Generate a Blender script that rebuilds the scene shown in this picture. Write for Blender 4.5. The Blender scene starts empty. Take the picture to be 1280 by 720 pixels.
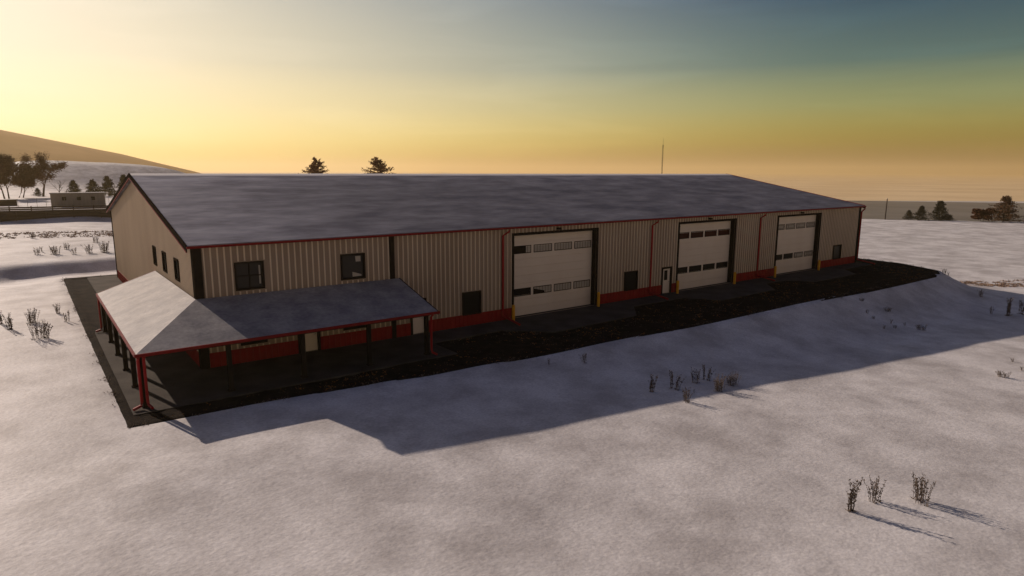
import bpy, bmesh, math, random
import numpy as np
from mathutils import Vector, Matrix
R = math.radians
C = bpy.context.scene
COL = C.collection

# ------------------------------------------------------------------ camera
cam = bpy.data.cameras.new("camera"); cam_o = bpy.data.objects.new("camera", cam); COL.objects.link(cam_o)
yaw, pitch, roll = 0.643199, 0.178951, 0.004250
F = Vector((math.sin(yaw)*math.cos(pitch), math.cos(yaw)*math.cos(pitch), -math.sin(pitch)))
Rt = Vector((math.cos(yaw), -math.sin(yaw), 0)); U = Rt.cross(F)
c_, s_ = math.cos(roll), math.sin(roll)
Rt, U = Rt*c_+U*s_, U*c_-Rt*s_
M = Matrix((Rt, U, -F)).transposed().to_4x4(); M.translation = Vector((-6.6043, -35.572, 10.2251))
cam_o.matrix_world = M
cam.sensor_width = 36; cam.lens = 811.28/1280*36
cam.clip_start = .1; cam.clip_end = 60000
C.camera = cam_o

# ------------------------------------------------------------------ sun, sky, exposure
SUN_EL, SUN_AZ = R(22.8), math.atan2(-.26, 1.0)          # azimuth measured from +Y towards +X
sun = bpy.data.lights.new("sun", 'SUN'); sun.energy = 3.9; sun.angle = R(.5); sun.color = (1, .81, .67)
sun_o = bpy.data.objects.new("sun", sun); COL.objects.link(sun_o)
sd = Vector((math.sin(SUN_AZ)*math.cos(SUN_EL), math.cos(SUN_AZ)*math.cos(SUN_EL), math.sin(SUN_EL)))
sun_o.rotation_euler = sd.to_track_quat('Z', 'Y').to_euler()
sun_o.location = (0, 60, 60)
W = bpy.data.worlds.new("World"); C.world = W; W.use_nodes = True
nt = W.node_tree; N = nt.nodes; L = nt.links
bg = N['Background']; bg.inputs[1].default_value = .06
sky = N.new('ShaderNodeTexSky'); sky.sky_type = 'NISHITA'; sky.sun_disc = False
sky.sun_elevation = SUN_EL; sky.sun_rotation = SUN_AZ
sky.dust_density = 5; sky.ozone_density = 1; sky.air_density = 1
tc = N.new('ShaderNodeTexCoord'); sx = N.new('ShaderNodeSeparateXYZ'); L.new(tc.outputs['Generated'], sx.inputs[0])
# warm low layer of the air: a tint by elevation
mr = N.new('ShaderNodeMapRange'); mr.inputs[1].default_value = 0; mr.inputs[2].default_value = .4
L.new(sx.outputs['Z'], mr.inputs[0])
def tint(stops):
    r = N.new('ShaderNodeValToRGB'); L.new(mr.outputs[0], r.inputs[0]); els = r.color_ramp.elements
    while len(els) < len(stops): els.new(.5)
    for e, (p, c) in zip(els, stops): e.position = p; e.color = tuple(v/10 for v in c)+(1,)
    return r
TINT_SUN = tint([(0, (9.8, 8.0, 2.8)), (.1, (9.0, 7.8, 2.9)), (.22, (4.8, 4.6, 2.5)), (.36, (2.4, 2.6, 2.15)), (.6, (1.42, 1.65, 1.75)), (1, (.42, .47, .78))])
TINT_SIDE = tint([(0, (8.2, 5.6, 1.3)), (.1, (5.4, 4.4, .8)), (.22, (2.9, 3.2, 1.3)), (.36, (.7, 1.25, 1.1)), (.6, (.06, .38, .74)), (1, (.30, .39, .70))])
TINT_BACK = tint([(0, (8.2, 4.5, 1.9)), (.25, (6.6, 3.5, 1.6)), (.6, (2.0, 1.25, .85)), (1, (.34, .40, .68))])  # unseen sky behind the camera, warmed and brightened to light the front wall
dt = N.new('ShaderNodeVectorMath'); dt.operation = 'DOT_PRODUCT'; L.new(tc.outputs['Generated'], dt.inputs[0]); dt.inputs[1].default_value = (math.sin(SUN_AZ), math.cos(SUN_AZ), 0)
def mix(a, b, lo, hi):
    q = N.new('ShaderNodeMapRange'); q.interpolation_type = 'SMOOTHSTEP'; q.inputs[1].default_value = lo; q.inputs[2].default_value = hi; L.new(dt.outputs['Value'], q.inputs[0])
    x = N.new('ShaderNodeMix'); x.data_type = 'RGBA'; L.new(q.outputs[0], x.inputs[0]); L.new(a.outputs[0] if a.type != 'MIX' else a.outputs[2], x.inputs[6]); L.new(b.outputs[0], x.inputs[7]); return x
ramp = mix(mix(TINT_BACK, TINT_SIDE, -.6, -.05), TINT_SUN, .16, .80)
m1 = N.new('ShaderNodeVectorMath'); m1.operation = 'MULTIPLY'; L.new(sky.outputs[0], m1.inputs[0]); L.new(ramp.outputs[2], m1.inputs[1])
# faint streaks of high cloud
mp = N.new('ShaderNodeMapping'); mp.inputs['Scale'].default_value = (2.2, 2.2, 16); mp.inputs['Rotation'].default_value = (.05, -.06, 0)
L.new(tc.outputs['Generated'], mp.inputs[0])
cn = N.new('ShaderNodeTexNoise'); cn.inputs['Scale'].default_value = 1.6; cn.inputs['Detail'].default_value = 6; cn.inputs['Distortion'].default_value = .6
L.new(mp.outputs[0], cn.inputs[0])
cm = N.new('ShaderNodeMapRange'); cm.inputs[1].default_value = .5; cm.inputs[2].default_value = .8; cm.inputs[3].default_value = 10; cm.inputs[4].default_value = 12
L.new(cn.outputs[0], cm.inputs[0])
m2 = N.new('ShaderNodeVectorMath'); m2.operation = 'SCALE'; L.new(m1.outputs[0], m2.inputs[0]); L.new(cm.outputs[0], m2.inputs['Scale'])
# keep the glow round the sun from burning out: c / (1 + c k)
m3 = N.new('ShaderNodeVectorMath'); m3.operation = 'MULTIPLY'; L.new(m2.outputs[0], m3.inputs[0]); m3.inputs[1].default_value = (.045, .050, .058)
m4 = N.new('ShaderNodeVectorMath'); m4.operation = 'ADD'; L.new(m3.outputs[0], m4.inputs[0]); m4.inputs[1].default_value = (1, 1, 1)
m5 = N.new('ShaderNodeVectorMath'); m5.operation = 'DIVIDE'; L.new(m2.outputs[0], m5.inputs[0]); L.new(m4.outputs[0], m5.inputs[1])
L.new(m5.outputs[0], bg.inputs[0])
vs = C.view_settings; vs.view_transform = 'Standard'; vs.look = 'None'; vs.gamma = 1; vs.exposure = 0; vs.use_curve_mapping = False
C.cycles.volume_bounces = 1; C.cycles.max_bounces = 6

# ------------------------------------------------------------------ helpers
def mat(name, col, rough=.7, col2=None, scale=3, detail=5, stretch=(1, 1, 1), lo=.35, hi=.65, bump=0, bscale=20, metal=0, spec=.3, bstretch=(1,1,1), third=None, nrough=.5):
    m = bpy.data.materials.new(name); m.use_nodes = True
    t = m.node_tree; n = t.nodes; l = t.links; p = n['Principled BSDF']
    p.inputs['Base Color'].default_value = (*col, 1); p.inputs['Roughness'].default_value = rough
    p.inputs['Metallic'].default_value = metal; p.inputs['Specular IOR Level'].default_value = spec
    def noise(sc, st, det):
        g = n.new('ShaderNodeNewGeometry'); mp = n.new('ShaderNodeMapping'); mp.inputs['Scale'].default_value = st
        l.new(g.outputs['Position'], mp.inputs[0])
        x = n.new('ShaderNodeTexNoise'); x.inputs['Scale'].default_value = sc; x.inputs['Detail'].default_value = det
        l.new(mp.outputs[0], x.inputs[0]); return x
    if col2:
        x = noise(scale, stretch, detail); x.inputs['Roughness'].default_value = nrough; r = n.new('ShaderNodeValToRGB'); l.new(x.outputs[0], r.inputs[0])
        r.color_ramp.elements[0].position = lo; r.color_ramp.elements[1].position = hi
        r.color_ramp.elements[0].color = (*col, 1); r.color_ramp.elements[1].color = (*col2, 1)
        out = r.outputs[0]
        if third:                                   # (colour multiplier low, scale, stretch)
            x3 = noise(third[1], third[2], 6); mr3 = n.new('ShaderNodeMapRange'); l.new(x3.outputs[0], mr3.inputs[0])
            mr3.inputs[1].default_value = .3; mr3.inputs[2].default_value = .7; mr3.inputs[3].default_value = third[0]; mr3.inputs[4].default_value = 1.0
            v = n.new('ShaderNodeVectorMath'); v.operation = 'SCALE'; l.new(out, v.inputs[0]); l.new(mr3.outputs[0], v.inputs['Scale']); out = v.outputs[0]
        l.new(out, p.inputs['Base Color'])
    if bump:
        x = noise(bscale, bstretch, 6); b = n.new('ShaderNodeBump'); b.inputs['Strength'].default_value = 1; b.inputs['Distance'].default_value = bump
        l.new(x.outputs[0], b.inputs['Height']); l.new(b.outputs[0], p.inputs['Normal'])
    return m

class MB:
    def __init__(s): s.v = []; s.f = []
    def poly(s, pts):
        i = len(s.v); s.v += [tuple(p) for p in pts]; s.f.append(tuple(range(i, i+len(pts))))
    def hexa(s, b, t):
        i = len(s.v); s.v += [tuple(p) for p in b]+[tuple(p) for p in t]; n = len(b)
        s.f.append(tuple(i+k for k in reversed(range(n)))); s.f.append(tuple(i+n+k for k in range(n)))
        for k in range(n): s.f.append((i+k, i+(k+1) % n, i+n+(k+1) % n, i+n+k))
    def box(s, x0, x1, y0, y1, z0, z1):
        s.hexa([(x0, y0, z0), (x1, y0, z0), (x1, y1, z0), (x0, y1, z0)], [(x0, y0, z1), (x1, y0, z1), (x1, y1, z1), (x0, y1, z1)])
    def tube(s, pts, rad, n=8, cap=True):
        pts = [Vector(p) for p in pts]; rs = rad if isinstance(rad, (list, tuple)) else [rad]*len(pts); rings = []
        for k, p in enumerate(pts):
            d = (pts[min(k+1, len(pts)-1)]-pts[max(k-1, 0)]).normalized()
            a = d.cross(Vector((0, 0, 1)) if abs(d.z) < .9 else Vector((1, 0, 0))).normalized(); b = d.cross(a)
            i = len(s.v); rings.append(i)
            for q in range(n):
                w = 2*math.pi*q/n; s.v.append(tuple(p+(a*math.cos(w)+b*math.sin(w))*rs[k]))
        for r0, r1 in zip(rings, rings[1:]):
            for q in range(n): s.f.append((r0+q, r0+(q+1) % n, r1+(q+1) % n, r1+q))
        if cap: s.f.append(tuple(rings[0]+q for q in reversed(range(n)))); s.f.append(tuple(rings[-1]+q for q in range(n)))
    def build(s, name, m, parent=None, smooth=False):
        me = bpy.data.meshes.new(name); me.from_pydata(s.v, [], s.f); me.update()
        if smooth: me.polygons.foreach_set('use_smooth', [True]*len(me.polygons))
        for x in (m if isinstance(m, list) else [m]): me.materials.append(x)
        o = bpy.data.objects.new(name, me); COL.objects.link(o)
        if parent: o.parent = parent
        return o
def empty(name, label, cat, loc=(0, 0, 0), group=None):
    o = bpy.data.objects.new(name, None); o.empty_display_size = .3; COL.objects.link(o); o.location = loc
    o['label'] = label; o['category'] = cat
    if group: o['group'] = group
    return o
def tag(o, label=None, cat=None, group=None, kind=None):
    for k, v in (('label', label), ('category', cat), ('group', group), ('kind', kind)):
        if v: o[k] = v
    return o

# ------------------------------------------------------------------ materials
SNOW = mat("snow", (.565, .54, .53), .65, (.90, .88, .87), scale=.30, detail=14, lo=.37, hi=.63, bump=.018, bscale=4.5, third=(.74, 8, (1, 1.6, 1)), spec=.2, nrough=.66)
DIRT = mat("dark_soil", (.014, .010, .008), .95, (.034, .025, .018), scale=1.1, detail=9, bump=.045, bscale=5, spec=.03, third=(.55, 7, (1, 1, 1)))
CONC = mat("damp_concrete", (.062, .053, .045), .9, (.10, .088, .075), scale=.7, detail=8, bump=.006, bscale=30, spec=.08, third=(.8, 9, (1, 1, 1)))
ROOFM = mat("snow_dusted_roof", (.095, .095, .122), .6, (.26, .262, .30), scale=.65, detail=13, nrough=.6, stretch=(.45, 1, 1), lo=.34, hi=.76, bump=.010, bscale=5, bstretch=(.5, 1, 1), third=(.78, 3.5, (.25, 1.5, 1)), spec=.08)
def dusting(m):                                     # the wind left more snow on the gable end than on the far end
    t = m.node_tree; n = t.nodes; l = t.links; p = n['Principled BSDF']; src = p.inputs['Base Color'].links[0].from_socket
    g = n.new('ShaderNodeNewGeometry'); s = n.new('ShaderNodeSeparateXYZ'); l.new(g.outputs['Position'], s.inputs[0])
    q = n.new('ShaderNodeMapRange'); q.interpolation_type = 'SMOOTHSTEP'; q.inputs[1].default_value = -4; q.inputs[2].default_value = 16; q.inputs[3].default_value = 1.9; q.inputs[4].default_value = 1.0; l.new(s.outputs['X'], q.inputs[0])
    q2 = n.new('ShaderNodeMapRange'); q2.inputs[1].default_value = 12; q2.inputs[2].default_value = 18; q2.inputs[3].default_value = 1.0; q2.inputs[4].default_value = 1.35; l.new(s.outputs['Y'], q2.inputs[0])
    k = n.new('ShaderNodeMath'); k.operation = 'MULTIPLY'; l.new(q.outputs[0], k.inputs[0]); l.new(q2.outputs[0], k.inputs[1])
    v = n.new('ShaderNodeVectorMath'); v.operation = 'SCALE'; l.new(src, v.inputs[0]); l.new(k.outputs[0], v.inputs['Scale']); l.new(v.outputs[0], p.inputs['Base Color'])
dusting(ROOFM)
PORCHROOF = mat("snow_on_porch_roof", (.30, .295, .31), .65, (.47, .455, .45), scale=1.0, detail=10, bump=.010, bscale=5, third=(.72, 6, (1, 1, 1)), spec=.1)
RIDGESNOW = mat("ridge_snow", (.78, .75, .72), .65, (.86, .84, .82), scale=.5, spec=.2)
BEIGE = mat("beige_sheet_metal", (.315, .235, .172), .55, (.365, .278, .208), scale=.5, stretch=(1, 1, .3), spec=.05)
BEIGER = mat("beige_rib_highlight", (.70, .57, .43), .5, (.76, .63, .48), scale=.5, stretch=(1, 1, .3), spec=.12)  # lighter than the sheet: crest highlights put into the rib colour
RED = mat("red_sheet_metal", (.25, .008, .010), .5, (.30, .012, .012), scale=1.5, spec=.2)
REDT = mat("red_trim", (.22, .010, .012), .5, (.18, .008, .010), scale=2, spec=.1)
REDP = mat("red_downspout", (.36, .018, .022), .5, (.32, .014, .017), scale=2, spec=.15)
DARK = mat("dark_brown_trim", (.020, .016, .013), .75, (.028, .022, .018), scale=3, spec=0)
DOORW = mat("off_white_door", (.78, .66, .54), .5, (.82, .71, .59), scale=.8, stretch=(1, 1, .5), spec=.2)
GLASS = mat("dark_glass", (.008, .008, .008), .35, spec=.10)
GLASSU = mat("window_glass", (.026, .023, .021), .2, spec=.2)
GLASSR = mat("reddish_dark_glass", (.05, .012, .008), .4, spec=.05)
PALE = mat("pale_pane", (.42, .37, .31), .5, (.46, .41, .34), scale=4, spec=.1)
YELLOW = mat("yellow_paint", (.80, .40, .02), .5, (.72, .34, .02), scale=4)
STEEL = mat("grey_steel", (.22, .21, .20), .45, metal=.6)
WOOD = mat("weathered_boards", (.060, .044, .030), .9, (.105, .08, .058), scale=1.2, stretch=(.25, 1, 5), bump=.01, bscale=12)
CABIN = mat("grey_cabin_panels", (.25, .225, .19), .7, (.30, .27, .23), scale=.8, stretch=(3, 1, .4))
ROCK = mat("brown_heath", (.22, .10, .032), .95, (.32, .16, .06), scale=.006, detail=9, lo=.38, hi=.62, spec=.03)
FARSNOW = mat("haze_tinted_snow", (.74, .56, .33), .9, (.86, .68, .43), scale=.004, detail=6, spec=0)  # far snow plain, its warm haze and sunlight put into the colour
SCRUB = mat("grey_scrub", (.13, .125, .115), .95, (.19, .18, .165), scale=.012, detail=9)
BARK = mat("bark", (.045, .034, .026), .95, (.075, .058, .045), scale=6)
LEAFB = mat("brown_leaves", (.10, .052, .026), .9, (.16, .088, .045), scale=.6)
LEAFR = mat("russet_leaves", (.11, .045, .022), .9, (.15, .07, .035), scale=.6)
LEAFT = mat("haze_lit_needles", (.22, .11, .05), .9, (.30, .16, .08), scale=.6)  # lightened russet: haze light on the backlit treetops put into the colour
LEAFG = mat("dark_needles", (.035, .034, .020), .9, (.065, .058, .034), scale=.6)
WEED = mat("dry_weed", (.115, .086, .068), .95, (.19, .148, .118), scale=3)
STRAW = mat("dry_stubble", (.30, .20, .14), .95, (.42, .31, .23), scale=2)
LEAFO = mat("fallen_leaf", (.34, .15, .035), .9, (.2, .08, .03), scale=9)

# ------------------------------------------------------------------ ground
PAD=[(-4.35,38.6),(-4.25,12),(-4.15,-6.6),(3.2,-7.0),(9.4,-7.75),(17.2,-8.4),(35.3,-8.95),(52,-9.25),(66.5,-9.3),(70.5,-8.3),(73.2,-3.5),(74.2,4),(74.5,38.6)]
def sstep(t):
    t=np.clip(t,0,1); return t*t*(3-2*t)
def pad_dist(x,y):
    # signed distance to the dirt pad outline, negative inside
    x=np.asarray(x,float); y=np.asarray(y,float)
    best=np.full(x.shape,1e18); ins=np.zeros(x.shape,bool)
    n=len(PAD)
    for i in range(n):
        ax,ay=PAD[i]; bx,by=PAD[(i+1)%n]
        dx,dy=bx-ax,by-ay
        t=np.clip(((x-ax)*dx+(y-ay)*dy)/(dx*dx+dy*dy),0,1)
        best=np.minimum(best,(x-ax-t*dx)**2+(y-ay-t*dy)**2)
        c=(ay>y)!=(by>y)
        ins^=c&(x<(bx-ax)*(y-ay)/(by-ay+1e-12)+ax)
    return np.where(ins,-1,1)*np.sqrt(best)
def wav(x,y,s,ph):
    return (np.sin(x*s+ph)*np.cos(y*s*.83+ph*1.7)+.6*np.sin((x+y)*s*1.31+ph*2.3)*np.cos((x-y)*s*.71+ph*.6)+.4*np.sin(x*s*2.7+1.3*np.sin(y*s*1.9)+ph))/2.0
WALLY=lambda x: 106.2-.12*x    # front foot of the long boarded retaining wall
def height(x,y):
    x=np.asarray(x,float); y=np.asarray(y,float)
    d=pad_dist(x,y)
    zb=-.0415*np.clip(x-2,0,55.)
    # drift in front of the porch corner
    zb=zb+  .10*np.exp(-(((x+3)/5.5)**2+((y+12)/4.5)**2))
    # bank on the left behind the pad, then a level field
    left=1-sstep((x-20)/20.)
    zb=zb+left*(1.0*sstep((y-41.2-.05*x+1.6*sstep((-4-x)/10))/(3.4+5*sstep((-7-x)/8))))
    zb=zb-left*.35*np.exp(-((y-39.5)/3)**2)*sstep((x+14)/6)
    zb=zb+wav(x,y,.21,.4)*.07+wav(x,y,.55,1.9)*.03
    f=1-(1-np.clip(d/7.0,0,1))**2.0
    z=np.where(d<0,-.16*np.clip(-d/.5,0,1),zb*f)
    # terrace behind the retaining wall
    t=sstep((y-WALLY(x)-.3)/2.5)*(1-sstep((x-60)/30))
    z=z+1.75*t
    # land falls away past the far field on the right
    s=.77*x+.637*y-164
    az=np.arctan2(x+6.6,y+35.6)
    w=sstep((az-np.radians(26))/np.radians(10))
    z=z-w*(38*sstep((s-1)/120)+.02*np.clip(s,0,2)) 
    # snowy hills far on the left
    def hill(cx,cy,hh,sx,f,bk):
        dy=y-cy; return hh*np.exp(-((x-cx)/sx)**2-(dy/np.where(dy<0,f,bk))**2)
    h=hill(8,276,9.2,30,20,70)+hill(44,272,8.6,22,19,70)+hill(-60,300,9,55,24,80)+wav(x,y,.09,2.)*.5*np.exp(-((y-262)/20)**2)*sstep((90-x)/30)
    z=z+h
    far=sstep((np.hypot(x,y)-450)/500)
    z=z*(1-far*(w<.5))+far*(1-w)*(-38)
    return z
def axis(fine0, fine1, step, far, g):
    a = list(np.arange(fine0, fine1, step)); lo, hi = [], []
    x, s = a[0], step
    while x > -far: s *= g; x -= s; lo.append(x)
    x, s = a[-1], step
    while x < far: s *= g; x += s; hi.append(x)
    return np.array(lo[::-1]+a+hi)
def grid_mesh(name, X, Y, Z, m, mask=None):
    ny, nx = X.shape
    v = np.stack([X, Y, Z], -1).reshape(-1, 3)
    idx = np.arange(nx*ny).reshape(ny, nx)
    f = np.stack([idx[:-1, :-1], idx[:-1, 1:], idx[1:, 1:], idx[1:, :-1]], -1).reshape(-1, 4)
    if mask is not None:
        k = mask.reshape(-1)[f].any(1); f = f[k]; used = np.unique(f); rm = np.full(nx*ny, -1); rm[used] = np.arange(len(used)); v = v[used]; f = rm[f]
    me = bpy.data.meshes.new(name); me.from_pydata(v.tolist(), [], f.tolist()); me.update()
    me.polygons.foreach_set('use_smooth', [True]*len(me.polygons)); me.materials.append(m)
    o = bpy.data.objects.new(name, me); COL.objects.link(o); o['kind'] = 'structure'; return o
gx = axis(-22, 92, .55, 20000, 1.07); gy = axis(-36, 52, .55, 20000, 1.06)
GX, GY = np.meshgrid(gx, gy); GZ = height(GX, GY)
grid_mesh("snowy_ground", GX, GY, GZ, SNOW)
# dark soil pad round the building: a rough sheet whose edge dives under the snow
rng = np.random.default_rng(3)
def lattice_noise(x, y, s, seed):
    r = np.random.default_rng(seed); t = r.random((256, 256))
    u, v = x/s+1000, y/s+1000; i, j = np.floor(u).astype(int), np.floor(v).astype(int); a, b = sstep(u-i), sstep(v-j)
    q = lambda p, o: t[p % 256, o % 256]
    return (q(i, j)*(1-a)+q(i+1, j)*a)*(1-b)+(q(i, j+1)*(1-a)+q(i+1, j+1)*a)*b-.5
DX, DY = np.meshgrid(np.arange(-6, 76, .22), np.arange(-11, 40.5, .22)); DD = pad_dist(DX, DY)
rough = lattice_noise(DX, DY, .9, 1)*.05+lattice_noise(DX, DY, .35, 2)*.05+lattice_noise(DX, DY, 3, 4)*.06
DZ = -.05+rough*np.clip((-DD+.2)/1.0, .25, 1)-np.clip(DD+.05, 0, 5)*.45+np.where(DD > -.4, .03, 0)
DZ = np.where((DX > -3.6) & (DX < 69.5) & (DY > -1.9) & (DY < 38), -.12, DZ)
DZ = np.where((DX > -3.6) & (DX < 12.1) & (DY > -5.0) & (DY < 13), -.12, DZ)
DZ = np.where(DD > .22, np.minimum(DZ, height(DX, DY)-.06-(DD-.22)*.3), DZ)
inside = (DD < .8) & ~((DX > 2) & (DX < 68) & (DY > 2) & (DY < 35))
grid_mesh("soil_pad", DX, DY, DZ, DIRT, inside)
# concrete: porch floor, gable strip, apron with approaches at the big doors
def sheet(name, poly, z, th, m):
    b = MB(); b.hexa([(x, y, z-th) for x, y in poly], [(x, y, z) for x, y in poly]); o = b.build(name, m); o['kind'] = 'structure'; return o
sheet("porch_floor", [(-3.78, -5.2), (12.3, -5.2), (12.3, .3), (.3, .3), (.3, 12.4), (-3.78, 12.4)], 0, .14, CONC)
sheet("gable_pavement", [(-2.4, 12.41), (.3, 12.41), (.3, 37.8), (-2.4, 37.8)], -.012, .14, CONC)
ap = [(12.31, -2.5), (17.5, -2.2), (20, -4.6), (28, -4.4), (30.2, -2.1), (36, -2.2), (37.8, -4.6), (45.8, -4.4), (48, -2.1), (51, -2.2), (52.8, -4.4), (60.8, -4.2), (63, -1.9), (69.6, -1.8), (69.6, .8), (12.31, .8)]
sheet("apron", ap, -.004, .15, CONC)

# far right: a dark scrub plain below the field edge, and a brown mountain on the left horizon
sg, tg = np.meshgrid(np.linspace(176, 1250, 56), np.linspace(-1500, 1300, 80))
PX, PY = .77*sg+.637*tg, .637*sg-.77*tg
dep = (PX+6.6)*.5995+(PY+35.6)*.8004; azm = np.degrees(np.arctan2(PX+6.6, PY+35.6))
k = np.minimum(1, (1185+lattice_noise(PX, PY, 60, 9)*14)/np.maximum(dep, 1))
PX, PY = -6.6+(PX+6.6)*k, -35.6+(PY+35.6)*k
grid_mesh("scrub_plain", PX, PY, height(PX, PY)+.35, SCRUB, (azm > 30) & (azm < 110) & (sg > 170))
fa, fr = np.meshgrid(np.linspace(26, 118, 60), np.geomspace(1.0, 15.5, 26))
fc = 1172/np.maximum(.25, np.sin(np.radians(fa))*.5995+np.cos(np.radians(fa))*.8004)*fr
FX, FY = -6.6+fc*np.sin(np.radians(fa)), -35.6+fc*np.cos(np.radians(fa))
grid_mesh("haze_tinted_plain", FX, FY, height(FX, FY)+.18, FARSNOW, fc < 19000)
ra, rr = np.meshgrid(np.linspace(-60, 13, 110), np.linspace(1250, 3000, 50))
Hc = np.interp(ra, [-60, -45, -30, -18, -10, -4.5, -1.5, 2.25, 4.4, 6.25, 8.5, 11.5, 13], [20, 70, 120, 150, 138, 112, 97, 72, 57, 45, 26, 2, -20])
bm = 1-np.clip(np.abs(rr-1800)/np.where(rr < 1800, 560, 1200), 0, 1)**1.5
mx, my = -6.6+rr*np.sin(np.radians(ra)), -35.6+rr*np.cos(np.radians(ra))
MZ = -42+(Hc+42)*bm+lattice_noise(mx, my, 130, 5)*16*bm*np.clip((1-bm)*3, 0, 1)+lattice_noise(mx, my, 50, 6)*4*np.clip((1-bm)*3, .0, 1)
grid_mesh("brown_mountain", mx, my, MZ, ROCK)

# ------------------------------------------------------------------ the warehouse
BL, BW, EH, RH = 69.39, 36.31, 6.4, 9.75
wh = empty("warehouse", "long beige metal warehouse with snowy gable roof, red base and wraparound porch", "building", (BL/2, BW/2, 0))
WO = Vector((BL/2, BW/2, 0))
def part(mb, name, m, parent=None, smooth=False):
    """children keep world coordinates: vertices are moved into the parent's frame"""
    par = parent or wh
    mb.v = [(x-WO.x, y-WO.y, z-WO.z) for x, y, z in mb.v]
    o = mb.build(name, m, par, smooth)
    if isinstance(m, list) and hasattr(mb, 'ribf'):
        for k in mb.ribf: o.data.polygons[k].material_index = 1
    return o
DOORS = [(20.2, 28.05), (37.8, 45.65), (52.85, 60.7)]; DH = 5.83
PORCHD = [(5.1, 6.2), (12.2, 13.15)]; ENTRY = (35.85, 36.95)
UPWIN = [(1.95, 3.35), (7.75, 9.15)]; LOWWIN = [(2.0, 3.3), (7.75, 9.15)]; DARKWIN = [(16.0, 17.4), (31.3, 32.75), (64.1, 65.75)]
HOLES = [(a, b, 0, DH) for a, b in DOORS]+[(a, b, 0, 2.2) for a, b in PORCHD+[ENTRY]]
HOLES += [(a, b, 3.98, 5.38) for a, b in UPWIN]+[(a, b, 1.0, 2.3) for a, b in LOWWIN]+[(a, b, .78, 2.25) for a, b in DARKWIN]
GABLEW = [(4.2, 5.3), (8.05, 9.2), (11.65, 12.75)]
GHOLES = [(a, b, 4.08, 5.22) for a, b in GABLEW]
def pierced(mb, holes, u0, u1, z0, z1, P, reveal):
    us = sorted({u0, u1}|{h[0] for h in holes}|{h[1] for h in holes}); zs = sorted({z0, z1}|{h[2] for h in holes if h[2] > z0}|{h[3] for h in holes})
    for a, b in zip(us, us[1:]):
        for c, d in zip(zs, zs[1:]):
            um, zm = (a+b)/2, (c+d)/2
            if not any(h[0] < um < h[1] and h[2] < zm < h[3] for h in holes): mb.poly([P(a, 0, c), P(b, 0, c), P(b, 0, d), P(a, 0, d)])
    for a, b, c, d in holes:
        mb.poly([P(a, 0, c), P(a, 0, d), P(a, reveal, d), P(a, reveal, c)]); mb.poly([P(b, 0, c), P(b, reveal, c), P(b, reveal, d), P(b, 0, d)])
        mb.poly([P(a, 0, d), P(b, 0, d), P(b, reveal, d), P(a, reveal, d)]); mb.poly([P(a, 0, c), P(a, reveal, c), P(b, reveal, c), P(b, 0, c)])
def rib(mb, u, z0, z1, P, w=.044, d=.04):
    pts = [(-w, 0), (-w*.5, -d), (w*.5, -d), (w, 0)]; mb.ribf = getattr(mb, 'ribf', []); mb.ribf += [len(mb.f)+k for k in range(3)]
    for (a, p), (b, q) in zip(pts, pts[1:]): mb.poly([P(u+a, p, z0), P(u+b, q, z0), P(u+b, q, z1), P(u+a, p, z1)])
def ribs(mb, holes, u0, u1, z0, top, P, step=.331, pad=.10):
    u = u0+step*.5
    while u < u1-.05:
        segs = [(z0, top(u))]
        for a, b, c, d in holes:
            if a-pad-.05 < u < b+pad+.05:
                ns = []
                for s, e in segs:
                    if c-pad > s+.02: ns.append((s, min(e, c-pad)))
                    if d+pad < e-.02: ns.append((max(s, d+pad), e))
                segs = ns
        for s, e in segs:
            if e-s > .05: rib(mb, u, s, e, P)
        u += step
FP = lambda u, d, z: (u, d, z)                       # front wall, outward is -y
GP = lambda u, d, z: (d, u, z)                       # left gable wall, outward is -x
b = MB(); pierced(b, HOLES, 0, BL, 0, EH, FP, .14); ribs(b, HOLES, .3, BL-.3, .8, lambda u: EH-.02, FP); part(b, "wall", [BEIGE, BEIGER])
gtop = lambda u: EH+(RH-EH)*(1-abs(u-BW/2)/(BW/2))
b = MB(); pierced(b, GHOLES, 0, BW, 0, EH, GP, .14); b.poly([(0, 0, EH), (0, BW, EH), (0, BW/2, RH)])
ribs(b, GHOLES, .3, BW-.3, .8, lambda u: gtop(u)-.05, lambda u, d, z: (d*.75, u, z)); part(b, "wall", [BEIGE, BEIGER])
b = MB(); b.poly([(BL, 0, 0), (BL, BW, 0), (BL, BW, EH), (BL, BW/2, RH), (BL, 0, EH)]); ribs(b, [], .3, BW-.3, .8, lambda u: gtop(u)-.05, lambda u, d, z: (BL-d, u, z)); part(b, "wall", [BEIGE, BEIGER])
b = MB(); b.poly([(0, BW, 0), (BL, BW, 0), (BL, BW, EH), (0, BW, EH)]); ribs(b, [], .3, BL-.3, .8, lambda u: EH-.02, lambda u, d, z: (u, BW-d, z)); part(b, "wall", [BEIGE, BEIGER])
# red base: one strip for each stretch of wall between the doors
cuts = sorted([(a-.2, c+.2) for a, c in DOORS]+[(a-.1, c+.1) for a, c in PORCHD+[ENTRY]]); x = .38; segs = []
for a, c in cuts+[(BL-.32, 0)]:
    segs.append((x, a)); x = c
WH_ = .76
for a, c in segs:
    b = MB(); b.box(a, c, -.03, -.004, .012, WH_); ribs(b, [], a, c, .012, lambda u: WH_, lambda u, d, z: (u, d-.03, z), .331); b.box(a, c, -.06, -.0305, WH_+.001, WH_+.035); part(b, "red_base", RED)
b = MB(); b.box(-.03, -.004, .38, BW-.35, .012, WH_); ribs(b, [], .4, BW-.4, .012, lambda u: WH_, lambda u, d, z: (d-.03, u, z)); part(b, "red_base", RED)
b = MB(); b.box(BL+.004, BL+.03, .35, BW-.35, .012, WH_); part(b, "red_base", RED)
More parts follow.
